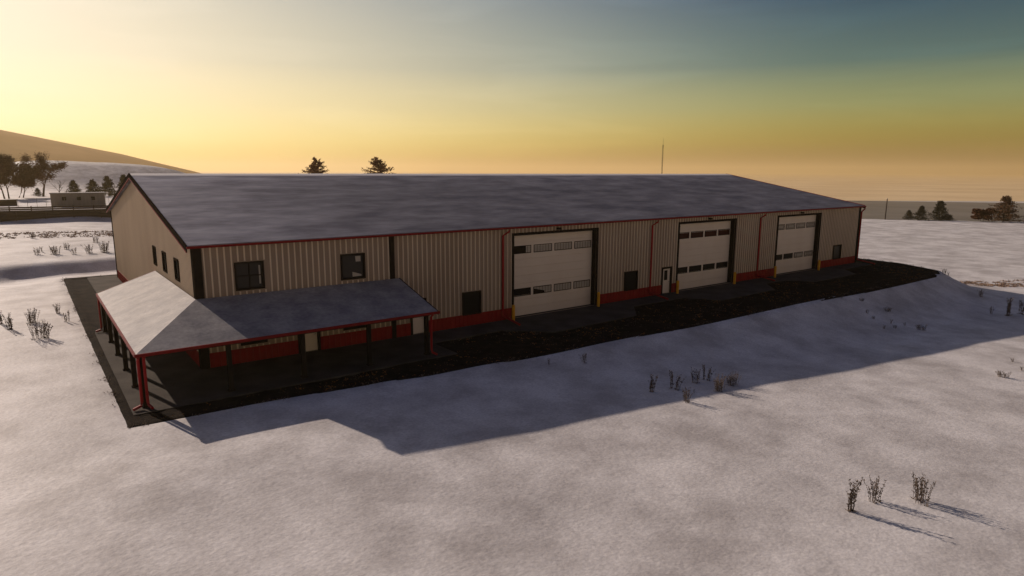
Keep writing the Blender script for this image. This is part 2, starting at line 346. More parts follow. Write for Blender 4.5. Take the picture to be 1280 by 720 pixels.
# dark corner and joint trims
b = MB(); b.box(-.07, .36, -.07, -.003, .01, EH-.05); b.box(-.07, -.003, -.003, .36, .01, EH-.02); part(b, "corner_trim", DARK)
b = MB(); b.box(BL-.30, BL+.07, -.07, -.003, .01, EH-.05); b.box(BL+.003, BL+.07, -.003, .36, .01, EH-.02); part(b, "corner_trim", DARK)
b = MB(); b.box(-.07, -.003, BW-.3, BW+.06, .01, EH-.05); part(b, "corner_trim", DARK)
b = MB(); b.box(10.80, 11.10, -.075, -.003, .01, EH-.02); part(b, "joint_trim", DARK)
# roof
SL = (RH-EH)/(BW/2); OV = .32; RT = .13
def roofz(y): return RH-abs(y-BW/2)*SL
for sgn in (-1, 1):
    b = MB(); ye = BW/2+sgn*(BW/2+OV); nseg = 36
    y0 = BW/2
    lo = [(-OV, y0, roofz(y0)+.02), (BL+OV, y0, roofz(y0)+.02), (BL+OV, ye, roofz(ye)+.02), (-OV, ye, roofz(ye)+.02)]
    b.hexa(lo if sgn > 0 else lo[::-1], [(p[0], p[1], p[2]+RT) for p in (lo if sgn > 0 else lo[::-1])]); part(b, "roof", ROOFM)
b = MB(); zt = RH+.02+RT
prof = [(-1.0, -.155), (-.72, -.075), (-.4, -.02), (0, .035), (.4, -.02), (.72, -.075), (1.0, -.155)]
rr_ = random.Random(4); xs = np.linspace(-OV, BL+OV, 90)
for xa, xb in zip(xs, xs[1:]):
    for (a, p), (c, q) in zip(prof, prof[1:]): b.poly([(xa, BW/2+a, zt+p-.02), (xb, BW/2+a, zt+p-.02), (xb, BW/2+c, zt+q-.02), (xa, BW/2+c, zt+q-.02)])
part(b, "ridge_snow", RIDGESNOW)
for xx, m in ((-OV-.05, DARK), (BL+OV+.002, REDT)):
    for sgn in (-1, 1):
        b = MB(); ye = BW/2+sgn*(BW/2+OV+.02)
        q = [(BW/2, roofz(BW/2)), (ye, roofz(ye))]
        A = [(xx, q[0][0], q[0][1]-.16), (xx+.048, q[0][0], q[0][1]-.16), (xx+.048, q[1][0], q[1][1]-.16), (xx, q[1][0], q[1][1]-.16)]
        B = [(xa, ya, za+.36) for xa, ya, za in A]
        b.hexa(A, B); part(b, "rake_trim", m)
        if xx < 0:
            b = MB(); A = [(xa-.02 if i in (0, 3) else xa-.006, ya, za-.03) for i, (xa, ya, za) in enumerate(A)]; B = [(xa, ya, za+.055) for xa, ya, za in A]
            b.hexa(A, B); part(b, "rake_trim", REDT)
for ys in (-1, 1):
    ye = BW/2+ys*(BW/2+OV+.075); ze = roofz(BW/2+BW/2+OV)
    b = MB(); b.box(-OV-.03, BL+OV+.03, ye-.065, ye+.065, ze-.0, ze+.115); part(b, "gutter", REDT)
# big doors
def bar(b, a, c, y0, y1, z0, z1, t):
    b.box(a, c, y0, y1, z0, z0+t); b.box(a, c, y0, y1, z1-t, z1); b.box(a, a+t, y0, y1, z0+t, z1-t); b.box(c-t, c, y0, y1, z0+t, z1-t)
LOOK = [["hp", "p", "p", "p", "d", "tp", "p", "p"], ["r", "r", "r", "r", "d", "d", "d", "d"], ["q", "q", "q", "q2", "d", "d", "q", "q2"]]
for (a, c), look in zip(DOORS, LOOK):
    b = MB(); b.box(a, c, .47, .50, 0.01, DH)
    z = .012
    for kz in range(10):
        h = DH/10; b.box(a+.005, c-.005, .43, .469, z, z+h-.022); b.box(a+.005, c-.005, .424, .4295, z+h*.48, z+h*.52); z += h
    d = part(b, "overhead_door", DOORW)
    b = MB()
    b.box(a-.2, a-.002, -.06, .02, .01, DH+.16); b.box(c+.002, c+.2, -.06, .02, .01, DH+.16); b.box(a-.2, c+.2, -.062, .02, DH+.161, DH+.165)
    b.box(a-.002, c+.002, -.06, .02, DH+.002, DH+.16); b.box(a+.002, a+.03, .021, .46, .01, DH-.002); b.box(c-.03, c-.002, .021, .46, .01, DH-.002); b.box(a+.031, c-.031, .021, .46, DH-.03, DH-.003)
    part(b, "door_frame", DARK)
    pw = (c-a-.06)/4
    for row, z0 in ((0, 4.47), (1, 1.42)):
        for k in range(4):
            x0 = a+.03+k*pw+.12; x1 = x0+pw-.24; z1 = z0+.56; lk = look[row*4+k]
            f = MB(); bar(f, x0, x1, .405, .4235, z0, z1, .05); fo = part(f, "door_window", DARK, d)
            f = MB()
            g = MB(); g.box(x0+.05, x1-.05, .4255, .4275, z0+.05, z1-.05); part(g, "pane", {'r': GLASSR, 'd': GLASS}.get(lk, PALE), fo)
            if lk in ("p", "hp", "tp"):
                for q in range(1, 6): u = x0+.05+(x1-x0-.1)*q/6; h_ = MB(); h_.box(u-.012, u+.012, .418, .4248, z0+.05, z1-.05); part(h_, "muntin", DARK, fo)
            if lk == "hp": f.box(x0+.05, x0+.05+(x1-x0-.1)*.74, .419, .4245, z0+.05, z1-.05)
            if lk == "tp": f.hexa([(x0+.05, .4245, z0+.05), (x0+.05+(x1-x0)*.58, .4245, z0+.05), (x0+.05+(x1-x0)*.58, .4245, z0+.19), (x0+.05, .4245, z1-.14)], [(x0+.05, .417, z0+.05), (x0+.05+(x1-x0)*.58, .417, z0+.05), (x0+.05+(x1-x0)*.58, .417, z0+.19), (x0+.05, .417, z1-.14)])
            if lk in ("q", "q2"):
                bar(f, x0+.13, x1-.17, .4185, .4245, z0+.11, z1-.11, .03); f.box(x0+.5, x0+.54, .4185, .4245, z0+.14, z1-.14)
                if lk == "q2":
                    for q in (.7, .9, 1.15): f.box(x0+q, x0+q+.035, .4185, .4245, z0+.14, z1-.14)
            if f.v: part(f, "muntin", DARK, fo)
    b = MB(); xm = (a+c)/2; b.box(xm-.16, xm+.16, -.30, -.08, EH-.34, EH-.20); b.box(xm-.04, xm+.04, -.08, -.02, EH-.31, EH-.23); part(b, "flood_lamp", DARK)
# walk-in doors
for i, (a, c) in enumerate(PORCHD+[ENTRY]):
    b = MB(); b.box(a+.06, c-.06, .06, .105, .03, 2.12); d = part(b, "entry_door", DOORW)
    b = MB(); b.box(a-.1, a+.058, -.05, .055, .01, 2.28); b.box(c-.058, c+.1, -.05, .055, .01, 2.28); b.box(a+.0585, c-.0585, -.05, .055, 2.13, 2.28); part(b, "door_frame", DARK)
    b = MB(); b.tube([(c-.16, .055, 1.0), (c-.16, -.005, 1.0), (c-.28, -.01, 1.0)], .016, 6); part(b, "handle", STEEL, d)
    if i == 2:
        xm = (a+c)/2-.04
        b = MB(); bar(b, xm-.2, xm+.2, .045, .0585, 1.15, 1.98, .04); fo = part(b, "door_window", DARK, d); b = MB(); b.box(xm-.16, xm+.16, .052, .057, 1.19, 1.94); part(b, "pane", GLASS, fo)
# windows: (u0, u1, z0, z1)
def window(P, a, c, z0, z1, mull, bright_bits=None):
    def pbox(b, u0, u1, d0, d1, q0, q1): b.hexa([P(u0, d0, q0), P(u1, d0, q0), P(u1, d1, q0), P(u0, d1, q0)], [P(u0, d0, q1), P(u1, d0, q1), P(u1, d1, q1), P(u0, d1, q1)])
    b = MB()
    o = .05
    pbox(b, a-o, a+.05, -.065, .08, z0-o, z1+o); pbox(b, c-.05, c+o, -.065, .08, z0-o, z1+o)
    pbox(b, a+.0505, c-.0505, -.065, .08, z1-.05, z1+o); pbox(b, a+.0505, c-.0505, -.065, .08, z0-o, z0+.05)
    if mull:
        um, zm = (a+c)/2, (z0+z1)/2; pbox(b, um-.03, um+.03, -.02, .03, z0+.0505, z1-.0505)
        pbox(b, a+.0505, um-.0305, -.018, .028, zm-.028, zm+.028); pbox(b, um+.0305, c-.0505, -.018, .028, zm-.028, zm+.028)
    f = part(b, "window", DARK)
    b = MB(); pbox(b, a+.051, c-.051, .04, .05, z0+.051, z1-.051); part(b, "pane", GLASSU if mull or bright_bits else GLASS, f)
    if bright_bits:
        for q in bright_bits:
            b = MB(); b.hexa([P(u, .0385, z) for u, z in q], [P(u, .0345, z) for u, z in q]); part(b, "bright_bit", PALE, f)  # pale pieces added for the bright bits in these panes
window(FP, *UPWIN[0], 3.98, 5.38, True, [[(3.14, 4.2), (3.22, 4.2), (3.22, 5.2), (3.14, 5.2)]])
window(FP, *UPWIN[1], 3.98, 5.38, False, [[(8.65, 4.95), (8.95, 4.95), (8.95, 5.27), (8.62, 5.27)], [(8.42, 4.08), (8.97, 4.08), (8.97, 4.18), (8.42, 4.36)]])
for a, c in LOWWIN: window(FP, a, c, 1.0, 2.3, True)
for a, c in DARKWIN: window(FP, a, c, .78, 2.25, False)
for a, c in GABLEW: window(GP, a, c, 4.08, 5.22, False)
# downspouts with kicked-out feet
for x in (19.2, 34.25, 49.6):
    ye = -OV-.08
    b = MB(); b.tube([(x+.35, ye, EH-.1), (x+.32, ye, EH-.22), (x, -.11, EH-.52), (x, -.11, .42), (x, -.14, .34), (x-.02, -2.05, .09)], .08, 6); part(b, "downspout", REDP)
b = MB(); b.tube([(BL+.25, -OV-.08, EH-.08), (BL+.22, -OV-.08, EH-.25), (BL+.12, -.12, EH-.6), (BL+.12, -.12, .42), (BL+.1, -.15, .34), (BL+.02, -2.15, .09)], .085, 6); part(b, "downspout", REDP)
# porch
TZ, EZ, YE, XE, YB, XB = 3.72, 2.47, -4.72, -3.42, 12.35, 11.35
b = MB(); T = .07
def slab(b, pts, t): b.hexa([(x, y, z-t) for x, y, z in pts], pts)
slab(b, [(XE, YE, EZ), (XB, YE, EZ), (XB, -.07, TZ), (-.08, -.07, TZ)], T); slab(b, [(-.08, YB, TZ-.08), (XE, YB, EZ), (XE, YE, EZ), (-.08, -.07, TZ)], T); part(b, "porch_roof", PORCHROOF)
for p in ([(XE-.06, XB+.1, YE-.075, YE-.002)], [(XE-.075, XE-.002, YE-.0, YB+.05)]):
    for x0, x1, y0, y1 in p:
        b = MB(); b.box(x0, x1, y0, y1, EZ-.13, EZ+.01); part(b, "porch_gutter", REDT)
b = MB(); A = [(XB, YE, EZ-.2), (XB+.045, YE, EZ-.2), (XB+.045, -.08, TZ-.2), (XB, -.08, TZ-.2)]; b.hexa(A, [(x, y, z+.215) for x, y, z in A]); part(b, "rake_trim", DARK)
b = MB(); A = [(XE, YB, EZ-.2), (XE, YB+.045, EZ-.2), (-.08, YB+.045, TZ-.28), (-.08, YB, TZ-.28)]; b.hexa(A, [(x, y, z+.215) for x, y, z in A]); part(b, "rake_trim", REDT)
b = MB(); b.box(-3.3, 10.95, -4.5, -4.3, EZ-.24, EZ-.08); b.box(-3.3, -3.1, -4.29, 12.3, EZ-.24, EZ-.08); part(b, "porch_beam", DARK)
for x, y in [(-3.2, -4.4), (.34, -4.4), (3.8, -4.4), (7.32, -4.4), (10.78, -4.4), (-3.2, -1.1), (-3.2, 2.2), (-3.2, 5.65), (-3.2, 9.0), (-3.2, 12.2)]:
    b = MB(); b.box(x-.1, x+.1, y-.1, y+.1, .003, EZ-.2402); b.box(x-.15, x+.15, y-.15, y+.15, .002, .05); part(b, "porch_post", DARK)
for p in ([(-3.36, -4.72, EZ-.15), (-3.36, -4.6, EZ-.3), (-3.36, -4.58, .3), (-3.40, -4.60, .15), (-3.72, -4.75, .08)], [(-3.14, -4.76, EZ-.15), (-3.14, -4.62, EZ-.3), (-3.14, -4.60, .3), (-3.12, -4.66, .15), (-3.03, -5.0, .08)],
          [(11.0, -4.76, EZ-.15), (10.97, -4.62, EZ-.3), (10.97, -4.6, .3), (10.99, -4.66, .15), (11.1, -4.98, .08)], [(-3.45, 12.32, EZ-.15), (-3.4, 12.3, EZ-.3), (-3.4, 12.25, .3), (-3.46, 12.25, .15), (-3.72, 12.2, .08)]):
    b = MB(); b.tube(p, .065, 6); part(b, "downspout", REDP)
# yellow bollards
GB = "yellow bollards guarding the garage doors"
NAMES = ["yellow bollard left of the nearest garage door", "yellow bollard right of the nearest garage door", "yellow bollard between the entry door and the middle garage door", "yellow bollard right of the middle garage door", "yellow bollard left of the farthest garage door", "yellow bollard right of the farthest garage door"]
first = None
for (x, y), lb in zip([(19.75, -.58), (27.95, -.52), (37.2, -.58), (45.3, -.58), (51.9, -.62), (60.0, -.7)], NAMES):
    if first is None:
        b = MB(); b.tube([(0, 0, 0), (0, 0, 1.06), (0, 0, 1.11), (0, 0, 1.13)], [.115, .115, .08, .02], 12); first = o = b.build("bollard", YELLOW)
    else: o = first.copy(); COL.objects.link(o)
    o.location = (x, y, -.004); tag(o, lb, "bollard", GB)

# ------------------------------------------------------------------ vegetation builders
def leaf(b, p, d, ln, w, rnd):
    d = Vector(d).normalized(); a = d.cross(Vector((rnd.uniform(-1, 1), rnd.uniform(-1, 1), rnd.uniform(-1, 1)))).normalized()
    p = Vector(p); b.poly([p, p+d*ln*.5+a*w, p+d*ln, p+d*ln*.5-a*w])
def weed_mesh(seed, n, spread, wide):
    """upright dry stems one unit tall with narrow leaves and seed tufts"""
    rnd = random.Random(seed); b = MB()
    for i in range(n):
        x, y = rnd.uniform(-wide, wide), rnd.uniform(-wide, wide)*.6
        h = rnd.uniform(.62, 1.0); lx, ly = rnd.gauss(0, spread)*h+x*.5, rnd.gauss(0, spread)*h+y*.5
        P = [Vector((x+lx*t*t+rnd.gauss(0, .012)*t, y+ly*t*t+rnd.gauss(0, .012)*t, h*t-.03)) for t in (0, .33, .66, 1)]
        b.tube(P, [.010, .008, .006, .003], 3, False)
        for q in range(rnd.randint(20, 32)):
            t = rnd.uniform(.14, 1.0)**.8; k = min(2, int(t*3)); p = P[k].lerp(P[k+1], t*3-k)
            az = rnd.uniform(0, 6.3); leaf(b, p, (math.cos(az), math.sin(az), rnd.uniform(.4, 1.6)), rnd.uniform(.05, .10), rnd.uniform(.012, .022), rnd)
        if rnd.random() < .35:
            for q in range(3):
                az = rnd.uniform(0, 6.3); leaf(b, (x, y, .0), (math.cos(az), math.sin(az), rnd.uniform(.3, 1.2)), rnd.uniform(.10, .2), .022, rnd)
    return b
WEEDS = []
for sd_, n, sp, wd in ((1, 12, .10, .14), (2, 10, .12, .20), (3, 22, .07, .33), (4, 15, .11, .24), (5, 7, .22, .14)):
    b = weed_mesh(sd_, n, sp, wd); me = bpy.data.meshes.new("dry_weed"); me.from_pydata(b.v, [], b.f); me.update(); me.materials.append(WEED); WEEDS.append(me)
ORD = ["first", "second", "third", "fourth", "fifth", "sixth", "seventh", "eighth", "ninth", "tenth", "eleventh"]
wr = random.Random(11)
def weeds(spots, labels, group, kinds, wide=1.0):
    for i, ((x, y, h), lb) in enumerate(zip(spots, labels)):
        o = bpy.data.objects.new("dry_weed", WEEDS[kinds[i % len(kinds)]]); COL.objects.link(o)
        z = float(height(np.array([x]), np.array([y]))[0]); w = h*wide*wr.uniform(.95, 1.15)
        o.location = (x, y, z-.01); o.scale = (w, w, h); o.rotation_euler = (0, 0, wr.uniform(0, 6.3)); tag(o, lb, "weed", group)
def count(n, what): return ["%s from the left among the %s" % (ORD[i], what) for i in range(n)]
weeds([(13.7, -26.69, 1.18), (15.04, -26.8, .88), (16.3, -27.72, 1.0)],
      ["tall slender dry weed, leftmost of three on the sunlit foreground snow", "shorter ragged dry weed, middle of three on the sunlit foreground snow", "broad bushy dry weed, rightmost of three on the sunlit foreground snow"], "dry weeds in the foreground", [0, 3, 2], .85)
sp = sorted([(17.64, -14.94, .96), (19.01, -15.23, 1.06), (20.91, -15.05, .8), (21.83, -15.08, .95), (20.84, -16.6, .9), (22.32, -16.38, .76)], key=lambda p: math.atan2(p[0]+6.6, p[1]+35.6))
weeds(sp, ["dry weed standing %s from the left in the shaded row before the bank" % ORD[i] for i in range(6)], "dry weeds in the building's shadow", [0, 1, 3, 1, 2, 2])
weeds([(17.8, -16.93, .76), (19.35, -16.2, .24)], ["brown dry weed at the very edge of the building's shadow, below the row", "tiny low weed just behind the one at the shadow's edge"], "dry weeds in the building's shadow", [3, 4])
weeds([(15.5, -9.5, .4), (17.55, -10.1, .67)], ["small dry weed at the soil edge below the nearest garage door, left of two", "taller dry weed at the soil edge below the nearest garage door, right of two"], "dry weeds at the soil edge", [4, 1])
weeds([(68.22, -12.92, .8), (61.97, -15.84, .8), (62.54, -16.82, 1.75), (64.36, -17.38, 1.4), (70.0, -8.9, .65), (71.3, -8.9, .5)],
      ["dry weed on the shoulder of the snow bank's far right end", "small dry weed at the foot of the snow bank by the right edge", "largest dry weed at the foot of the snow bank on the right", "dry weed at the foot of the snow bank touching the right picture edge", "ragged weed on the far tip of the dark soil pad", "low weed just past the far tip of the dark soil pad"], "dry weeds round the bank's right end", [3, 4, 0, 1, 3, 4])
weeds([(38.02, -23.7, .42), (43.22, -22.68, .32), (41.13, -23.77, .3)], ["low wide tuft on sunlit snow near the right edge, nearest of three", "low tuft on sunlit snow near the right edge, farthest of three", "small tuft on sunlit snow near the right edge, rightmost of three"], "low tufts on sunlit snow", [2, 4, 4], 1.7)
eb = [(47.43, -9.46, .27), (49.41, -10.18, .3), (47.51, -11.61, .39), (50.39, -11.91, .42), (46.87, -12.38, .28), (47.5, -13.46, .4), (45.34, -13.87, .34), (46.6, -14.15, .28), (48.33, -14.13, .34), (48.47, -15.31, .5)]
eb.sort(key=lambda p: math.atan2(p[0]+6.6, p[1]+35.6))
weeds(eb, ["low dark tuft on the shaded bank, %s from the left" % ORD[i] for i in range(10)], "low tufts on the shaded bank", [4, 2, 4, 3], 1.5)
lf = [(-8.58, 18.44, 1.0), (-8.11, 16.16, 1.13), (-6.89, 17.96, 1.0), (-6.57, 12.41, 1.2), (-5.41, 20.34, .78), (-5.01, 16.92, .85)]
weeds(lf, ["dry weed cut by the left picture edge beside the soil pad", "dry weed nearest to the one cut by the left picture edge", "taller weed right behind the widest one left of the porch", "widest dry weed on the snow left of the porch", "ragged weed beside the soil pad, left of two by the porch", "thin weed beside the soil pad, right of two by the porch"], "dry weeds left of the porch", [0, 0, 2, 2, 3, 1])
fl = [(-5.92, 51.44, .87), (-5.4, 53.79, .75), (-4.33, 50.71, 1.05), (-3.01, 55.44, .85), (-2.65, 49.44, .9), (-1.32, 49.47, 1.06), (.33, 61.7, .92), (.19, 49.46, 1.34), (-6.0, 72.73, .9)]
weeds(fl, ["dry weed %s from the left in the loose row on the snow behind the gable" % ORD[i] for i in range(6)]+["dry weed standing above the row, closest to the stubble strip", "biggest dry weed of the row, close against the gable corner", "dry weed growing inside the stubble strip at the left"], "dry weeds behind the gable", [3, 4, 2, 3, 1, 3, 3, 2, 3], 1.2)

# stubble strips, litter on the soil, grass along the soil edge: uncountable
def scatter(name, pts, m, ln, w, rise, seed, up=.0):
    rnd = random.Random(seed); b = MB()
    P = np.array(pts); z = height(P[:, 0], P[:, 1])
    for (x, y), zz in zip(pts, z):
        for q in range(rnd.randint(2, 4)):
            az = rnd.uniform(0, 6.3); leaf(b, (x+rnd.gauss(0, .08), y+rnd.gauss(0, .08), zz+up), (math.cos(az), math.sin(az), rnd.uniform(*rise)), rnd.uniform(.6, 1.2)*ln, w, rnd)
    o = b.build(name, m); o['kind'] = 'stuff'; return o
r9 = random.Random(9)
def quad_pts(a, b_, c, d, n):
    out = []
    while len(out) < n:
        u, v = r9.random(), r9.random(); x = (a[0]*(1-u)+b_[0]*u)*(1-v)+(d[0]*(1-u)+c[0]*u)*v; y = (a[1]*(1-u)+b_[1]*u)*(1-v)+(d[1]*(1-u)+c[1]*u)*v
        if lattice_noise(np.array([x]), np.array([y]), .9, 21)[0] > -.12: out.append((x, y))
    return out
scatter("dry_stubble", quad_pts((-13, 75), (5, 69), (6, 79), (-13, 85), 620), STRAW, .30, .06, (.0, .9), 1)
scatter("dry_stubble", quad_pts((76.0, -5.2), (100, -18), (96, -22), (79.0, -11.0), 1500), STRAW, .22, .04, (.0, .9), 2)
ed = []
for (ax, ay), (bx, by) in zip(PAD, PAD[1:]+PAD[:1]):
    n = int(math.hypot(bx-ax, by-ay)*(10 if ax < -3 and bx < -3 else 7))
    if ax > 70 and by > 10 or ay > 30: n = min(n, 160)
    for i in range(n):
        t = r9.random(); x, y = ax+(bx-ax)*t, ay+(by-ay)*t
        if lattice_noise(np.array([x]), np.array([y]), .8, 33)[0] > .02: ed.append((x+r9.gauss(0, .10), y+r9.gauss(0, .10)))
scatter("edge_grass", ed, WEED, .13, .016, (.2, 1.6), 3)
lv = []
while len(lv) < 1300:
    x, y = r9.uniform(-4, 73), r9.uniform(-9.2, -1.6)
    if pad_dist(np.array([x]), np.array([y]))[0] < -.3 and not (x < 12.4 and y > -5.3) and lattice_noise(np.array([x]), np.array([y]), 3.2, 41)[0] > r9.uniform(-.25, .3): lv.append((x, y))
scatter("fallen_leaves", lv, LEAFO, .09, .03, (-.1, .5), 5, up=.10)
cl = []
while len(cl) < 900:
    x, y = r9.uniform(-4, 73), r9.uniform(-9.2, -2.4)
    if pad_dist(np.array([x]), np.array([y]))[0] < -.2 and not (x < 12.4 and y > -5.3): cl.append((x, y))
scatter("dry_grass", cl, WEED, .12, .012, (.3, 1.5), 6, up=.08)

def broad_tree(name, loc, h, crown_w, seed, label, cat, leafm, dens=1.0, stems=1, group=None, low=.25):
    rnd = random.Random(seed); root = empty(name, label, cat, loc, group)
    tb, cb = MB(), MB(); tips = []
    def grow(b, p, d, ln, r, lvl):
        q = p; d = Vector(d).normalized(); pts = [p]; n = 3
        for k in range(n):
            d = (d+Vector((rnd.gauss(0, .16), rnd.gauss(0, .16), rnd.gauss(.05, .08)))).normalized(); q = q+d*ln/n; pts.append(q)
        b.tube(pts, [r, r*.85, r*.7, r*.55], 5 if lvl < 2 else 3, False)
        if lvl >= 1: tips.extend([(pts[2], lvl), (pts[3], lvl)])
        if lvl < 3:
            for k in range(4 if lvl < 2 else 3):
                az = rnd.uniform(0, 6.3); e = rnd.uniform(.15, .9); nd = Vector((math.cos(az)*crown_w/h*1.7, math.sin(az)*crown_w/h*1.7, e))
                at = pts[rnd.choice((2, 3))] if lvl else pts[rnd.choice((1, 2, 3))]
                grow(cb, at, nd*.8+d*.5, ln*rnd.uniform(.5, .72), r*.5, lvl+1)
    for s in range(stems):
        o_ = Vector((rnd.gauss(0, .5), rnd.gauss(0, .5), -.1)) if stems > 1 else Vector((0, 0, -.1))
        grow(tb, o_, (rnd.gauss(0, .1), rnd.gauss(0, .1), 1), h*.5, h*.022/stems**.4, 0)
    zmax = max(p.z for p, l in tips); k = h*.97/zmax; wmax = max(math.hypot(p.x, p.y) for p, l in tips); kw = crown_w*.5/max(wmax, .1)
    for b in (tb, cb): b.v = [(x*kw, y*kw, z*k) if z > .3*h*.3 else (x, y, z*k) for x, y, z in b.v]
    if dens > 0:
        for p, l in tips:
            p = Vector((p.x*kw, p.y*kw, p.z*k))
            if p.z < low*h: continue
            for q in range(int(rnd.randint(36, 64)*dens)):
                az = rnd.uniform(0, 6.3); g = p+Vector((rnd.gauss(0, .045*h), rnd.gauss(0, .045*h), rnd.gauss(0, .04*h)))
                leaf(cb, g, (math.cos(az), math.sin(az), rnd.uniform(-1, .8)), rnd.uniform(.22, .42), rnd.uniform(.08, .15), rnd)
    tb.build("trunk", BARK, root); cb.build("crown", leafm, root); return root
def conifer(name, loc, h, w, seed, label, leafm=None, group=None, gap=.0, cat="conifer"):
    rnd = random.Random(seed); root = empty(name, label, cat, loc, group); tb, cb = MB(), MB()
    tb.tube([(0, 0, -.1), (rnd.gauss(0, .02)*h, 0, h*.5), (rnd.gauss(0, .02)*h, 0, h*.97)], [h*.022, h*.014, h*.004], 6, False)
    z = h*.04 if h < 9 else h*.3; sg_ = .022*h if h < 9 else .13
    while z < h*.98:
        t = z/h; rad = w*.5*(1-t)**.85*rnd.uniform(.72, 1.12)+.03*h
        for k in range(rnd.randint(6, 9)):
            if rnd.random() < gap: continue
            az = rnd.uniform(0, 6.3); rl = rad*rnd.uniform(.55, 1.1); dz = rnd.uniform(-.02, .10)*h
            e = Vector((math.cos(az)*rl, math.sin(az)*rl, z+dz)); s = Vector((0, 0, z)); cb.tube([s, s.lerp(e, .6), e], [h*.006, h*.004, h*.001], 3, False)
            for q in range(26 if h < 9 else 60):
                f = rnd.uniform(.2, 1.05); p = s.lerp(e, f)+Vector((rnd.gauss(0, sg_), rnd.gauss(0, sg_), rnd.gauss(0, sg_)))
                a2 = az+rnd.gauss(0, .9); leaf(cb, p, (math.cos(a2), math.sin(a2), rnd.uniform(-.5, .7)), min(h*.075, .5)*rnd.uniform(.5, 1), min(h*.02, .13)*rnd.uniform(.6, 1), rnd)
        z += h*rnd.uniform(.03, .05)*(1 if h < 9 else .75)
    tb.build("trunk", BARK, root); cb.build("crown", leafm or LEAFG, root); return root
def gz(x, y): return float(height(np.array([float(x)]), np.array([float(y)]))[0])
GL = "trees in front of the snowy hill"
broad_tree("brown_tree", (-9.6, 172, gz(-9.6, 172)), 11.5, 11, 21, "dense brown tree on tall bare stems, cut by the left picture edge", "tree", LEAFB, 1.3, 2, GL, .35)
broad_tree("brown_tree", (-6.6, 177.9, gz(-6.6, 177.9)), 9.2, 9, 22, "smaller brown tree between the edge tree and the big round one", "tree", LEAFB, 1.0, 2, GL, .35)
broad_tree("brown_tree", (-1.9, 184, gz(-1.9, 184)), 11.6, 12.5, 24, "big round russet brown tree standing free left of the cabin", "tree", LEAFR, 1.1, 1, GL, .22)
conifer("small_shrub", (-3.0, 187, gz(-3, 187)), 2.1, 3.6, 25, "low dark shrub under the big round brown tree", None, GL, cat="shrub")
broad_tree("bare_tree", (2.0, 189.9, gz(2, 190)), 4.6, 4.2, 26, "leafless crooked little tree behind the cabin's left end", "tree", BARK, 0, 1, GL)
conifer("small_conifer", (5.5, 189.5, gz(5.5, 189.5)), 4.2, 5.4, 27, "lone small conifer above the cabin roof's left half", None, GL)
conifer("small_conifer", (10.1, 188.6, gz(10, 188.6)), 4.6, 6.2, 28, "small conifer above the cabin roof's right half", None, GL)
broad_tree("bare_tree", (12.0, 190, gz(12, 190)), 4.4, 2.8, 29, "thin leafless sapling between two conifers behind the cabin", "tree", BARK, 0, 1, GL)
conifer("small_conifer", (14.0, 190.8, gz(14, 191)), 5.6, 6.8, 30, "tallest conifer behind the cabin, above its right end", None, GL)
conifer("small_conifer", (18.6, 193.8, gz(18.6, 193.8)), 6, 6, 31, "conifer half hidden by the warehouse gable", None, GL)
GR = "conifers behind the roof ridge"
conifer("tall_conifer", (53.3, 125.8, gz(53.3, 125.8)), 12.3-gz(53.3, 125.8), 21, 41, "treetop rising over the roof ridge, the left and smaller of two", LEAFT, GR, .25)
conifer("tall_conifer", (65.5, 116.7, gz(65.5, 116.7)), 12.8-gz(65.5, 116.7), 21, 42, "treetop rising over the roof ridge, the right and larger of two", LEAFT, GR, .2)
GF = "trees at the far field edge"
for x, y, h, w, sd_, lb in ((182.5, 40.2, 2.5, 3.8, 51, "smallest conifer at the far field edge, beside the pole"), (184.3, 37.9, 3.6, 5.4, 52, "middle conifer in the far field edge clump"), (186.9, 34.5, 5.0, 6.6, 53, "tallest conifer in the far field edge clump"), (188.6, 32.6, 1.4, 3.6, 54, "low shrub at the right foot of the far conifer clump")):
    conifer("field_conifer", (x, y, gz(x, y)), h, w, sd_, lb, None, GF, cat="shrub" if h < 2 else "conifer")
broad_tree("russet_shrub", (193.2, 26.2, gz(193, 26)), 3.2, 6.4, 55, "russet leafy shrub leaning on the big far right conifer", "shrub", LEAFR, 1.4, 3, GF, .05)
conifer("field_conifer", (195.4, 22.9, gz(195, 23)), 6.3, 11.5, 56, "big bushy conifer alone at the right end of the far field", LEAFB, GF)

# ------------------------------------------------------------------ far things
# boarded retaining wall with a rail fence on top
ang = math.atan2(-.12, 1)
def on_wall(s, off=0):  # s along the wall, off behind it
    return (s*math.cos(ang)-off*math.sin(ang), WALLY(0)+s*math.sin(ang)+off*math.cos(ang))
rw = empty("retaining_wall", "long dark boarded retaining wall across the field behind the gable", "wall", (0, WALLY(0), 1)); rw.rotation_euler = (0, 0, ang)
b = MB()
for k in range(8): b.box(-34, 62, .04*(k % 2), .40, -.15+k*.24, -.15+k*.24+.225)
b.build("boards", WOOD, rw)
for s in np.arange(-33, 62, 4.2): b = MB(); b.box(s-.11, s+.11, -.14, -.002, -.2, 1.83); b.build("post", WOOD, rw)
rf = empty("rail_fence", "weathered rail fence running along the top of the retaining wall", "fence", (0, WALLY(0), 2.8)); rf.rotation_euler = (0, 0, ang)
for s in np.arange(-33.5, 62, 3.1): b = MB(); b.box(s-.08, s+.08, .55, .71, -.35, .92); b.build("post", WOOD, rf)
for z in (-.1, .22, .54): b = MB(); b.box(-34, 62, .50, .549, z, z+.27); b.build("rail", WOOD, rf)
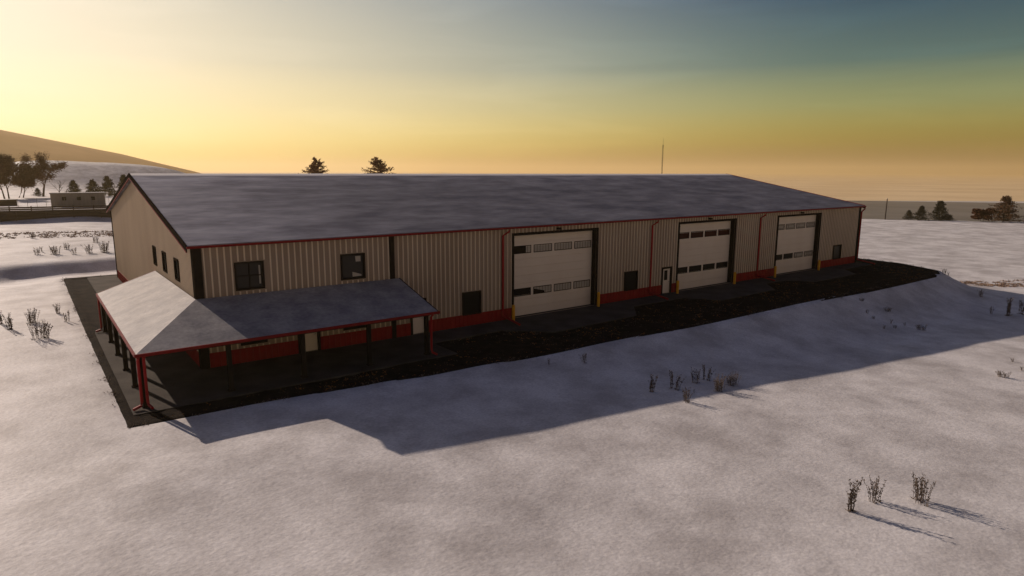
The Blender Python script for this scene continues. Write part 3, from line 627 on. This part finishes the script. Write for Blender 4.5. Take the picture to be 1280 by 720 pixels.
# cabin
cb_ = empty("cabin", "long low grey panelled cabin with three small square windows", "cabin", (2.7, 125.2, gz(2.7, 124))); ca = math.atan2(-1.1, 9.05); cb_.rotation_euler = (0, 0, ca)
b = MB(); b.box(-4.6, 4.6, -1.6, 1.6, -.1, 2.55)
for u in np.arange(-4.4, 4.5, .62): b.box(u-.02, u+.02, -1.625, -1.601, 0, 2.5)
b.build("wall", CABIN, cb_)
b = MB(); b.box(-4.75, 4.75, -1.75, 1.75, 2.551, 2.68); b.build("roof", CABIN, cb_)
b = MB(); b.box(-4.7, 4.7, -1.7, 1.7, 2.681, 2.75); b.build("roof_snow", PORCHROOF, cb_)
for u in (-2.35, .15, 2.55):
    f = MB(); bar(f, u-.34, u+.34, -1.66, -1.6255, 1.25, 1.95, .06); fo = f.build("window", DARK, cb_); g = MB(); g.box(u-.28, u+.28, -1.64, -1.63, 1.31, 1.89); g.build("pane", GLASS, fo)
# low dark store wall at the far left
lw = empty("low_wall", "low dark block wall at the far left below the brown trees", "wall", (-10.5, 131.6, gz(-10.5, 131.6))); b = MB()
b.box(-4.5, 3.0, -.2, .2, -.2, 1.15); b.build("blocks", WOOD, lw); b = MB(); b.box(-4.6, 3.1, -.26, .26, 1.151, 1.25); b.build("coping", WOOD, lw)
# wire fence before the cabin
wf = empty("wire_fence", "thin wire fence on slender posts running in front of the cabin", "fence", (0, 121.6, gz(0, 121.6))); wf.rotation_euler = (0, 0, ca)
for s in np.arange(-7.4, 12, 1.5): b = MB(); b.tube([(s, 0, -.3), (s, 0, 1.75)], .035, 6); b.build("post", STEEL, wf)
for z in (.5, 1.0, 1.6): b = MB(); b.tube([(-7.4, -.045, z), (11.6, -.045, z)], .010, 4); b.build("wire", STEEL, wf)
# lattice mast beyond the ridge
ms = empty("radio_mast", "thin lattice mast rising above the roof ridge", "mast", (110.6, 64.1, gz(110.6, 64.1))); zb = gz(110.6, 64.1); hm = 17.5-zb
pl = [(.16*math.cos(a), .16*math.sin(a)) for a in (0, 2.094, 4.189)]
for x, y in pl: b = MB(); b.tube([(x, y, -.1), (x*.7, y*.7, hm*.93)], .026, 5); b.build("leg", BARK, ms)
b = MB(); n = 34
for k in range(n):
    t0, t1 = k/n, (k+1)/n; s0, s1 = 1-.3*t0, 1-.3*t1
    for q in range(3): b.tube([(pl[q][0]*s0, pl[q][1]*s0, hm*.93*t0), (pl[(q+1) % 3][0]*s1, pl[(q+1) % 3][1]*s1, hm*.93*t1)], .014, 4)
b.build("bracing", BARK, ms)
b = MB(); b.tube([(0, 0, hm*.9), (0, 0, hm)], .02, 5); b.build("antenna", BARK, ms)
po = empty("utility_pole", "bare wooden pole standing at the far field edge", "pole", (179.5, 44.8, gz(179.5, 44.8)))
b = MB(); b.tube([(0, 0, -.3), (.05, 0, 5.5)], [.17, .13], 8); b.build("shaft", BARK, po)
b = MB(); b.tube([(.05, 0, 5.5), (.05, 0, 5.62)], [.15, .12], 8); b.build("cap", STEEL, po)

# ------------------------------------------------------------------ air
HZ = bpy.data.materials.new("haze"); HZ.use_nodes = True; t = HZ.node_tree; t.nodes.remove(t.nodes['Principled BSDF'])
pv = t.nodes.new('ShaderNodeVolumePrincipled'); pv.inputs['Color'].default_value = (1, .80, .44, 1); pv.inputs['Density'].default_value = .000145; pv.inputs['Anisotropy'].default_value = .45
t.links.new(pv.outputs[0], t.nodes['Material Output'].inputs['Volume'])
b = MB(); b.box(-21500, 21500, -21500, 21500, -44, 165); tag(b.build("haze", HZ), kind='stuff')
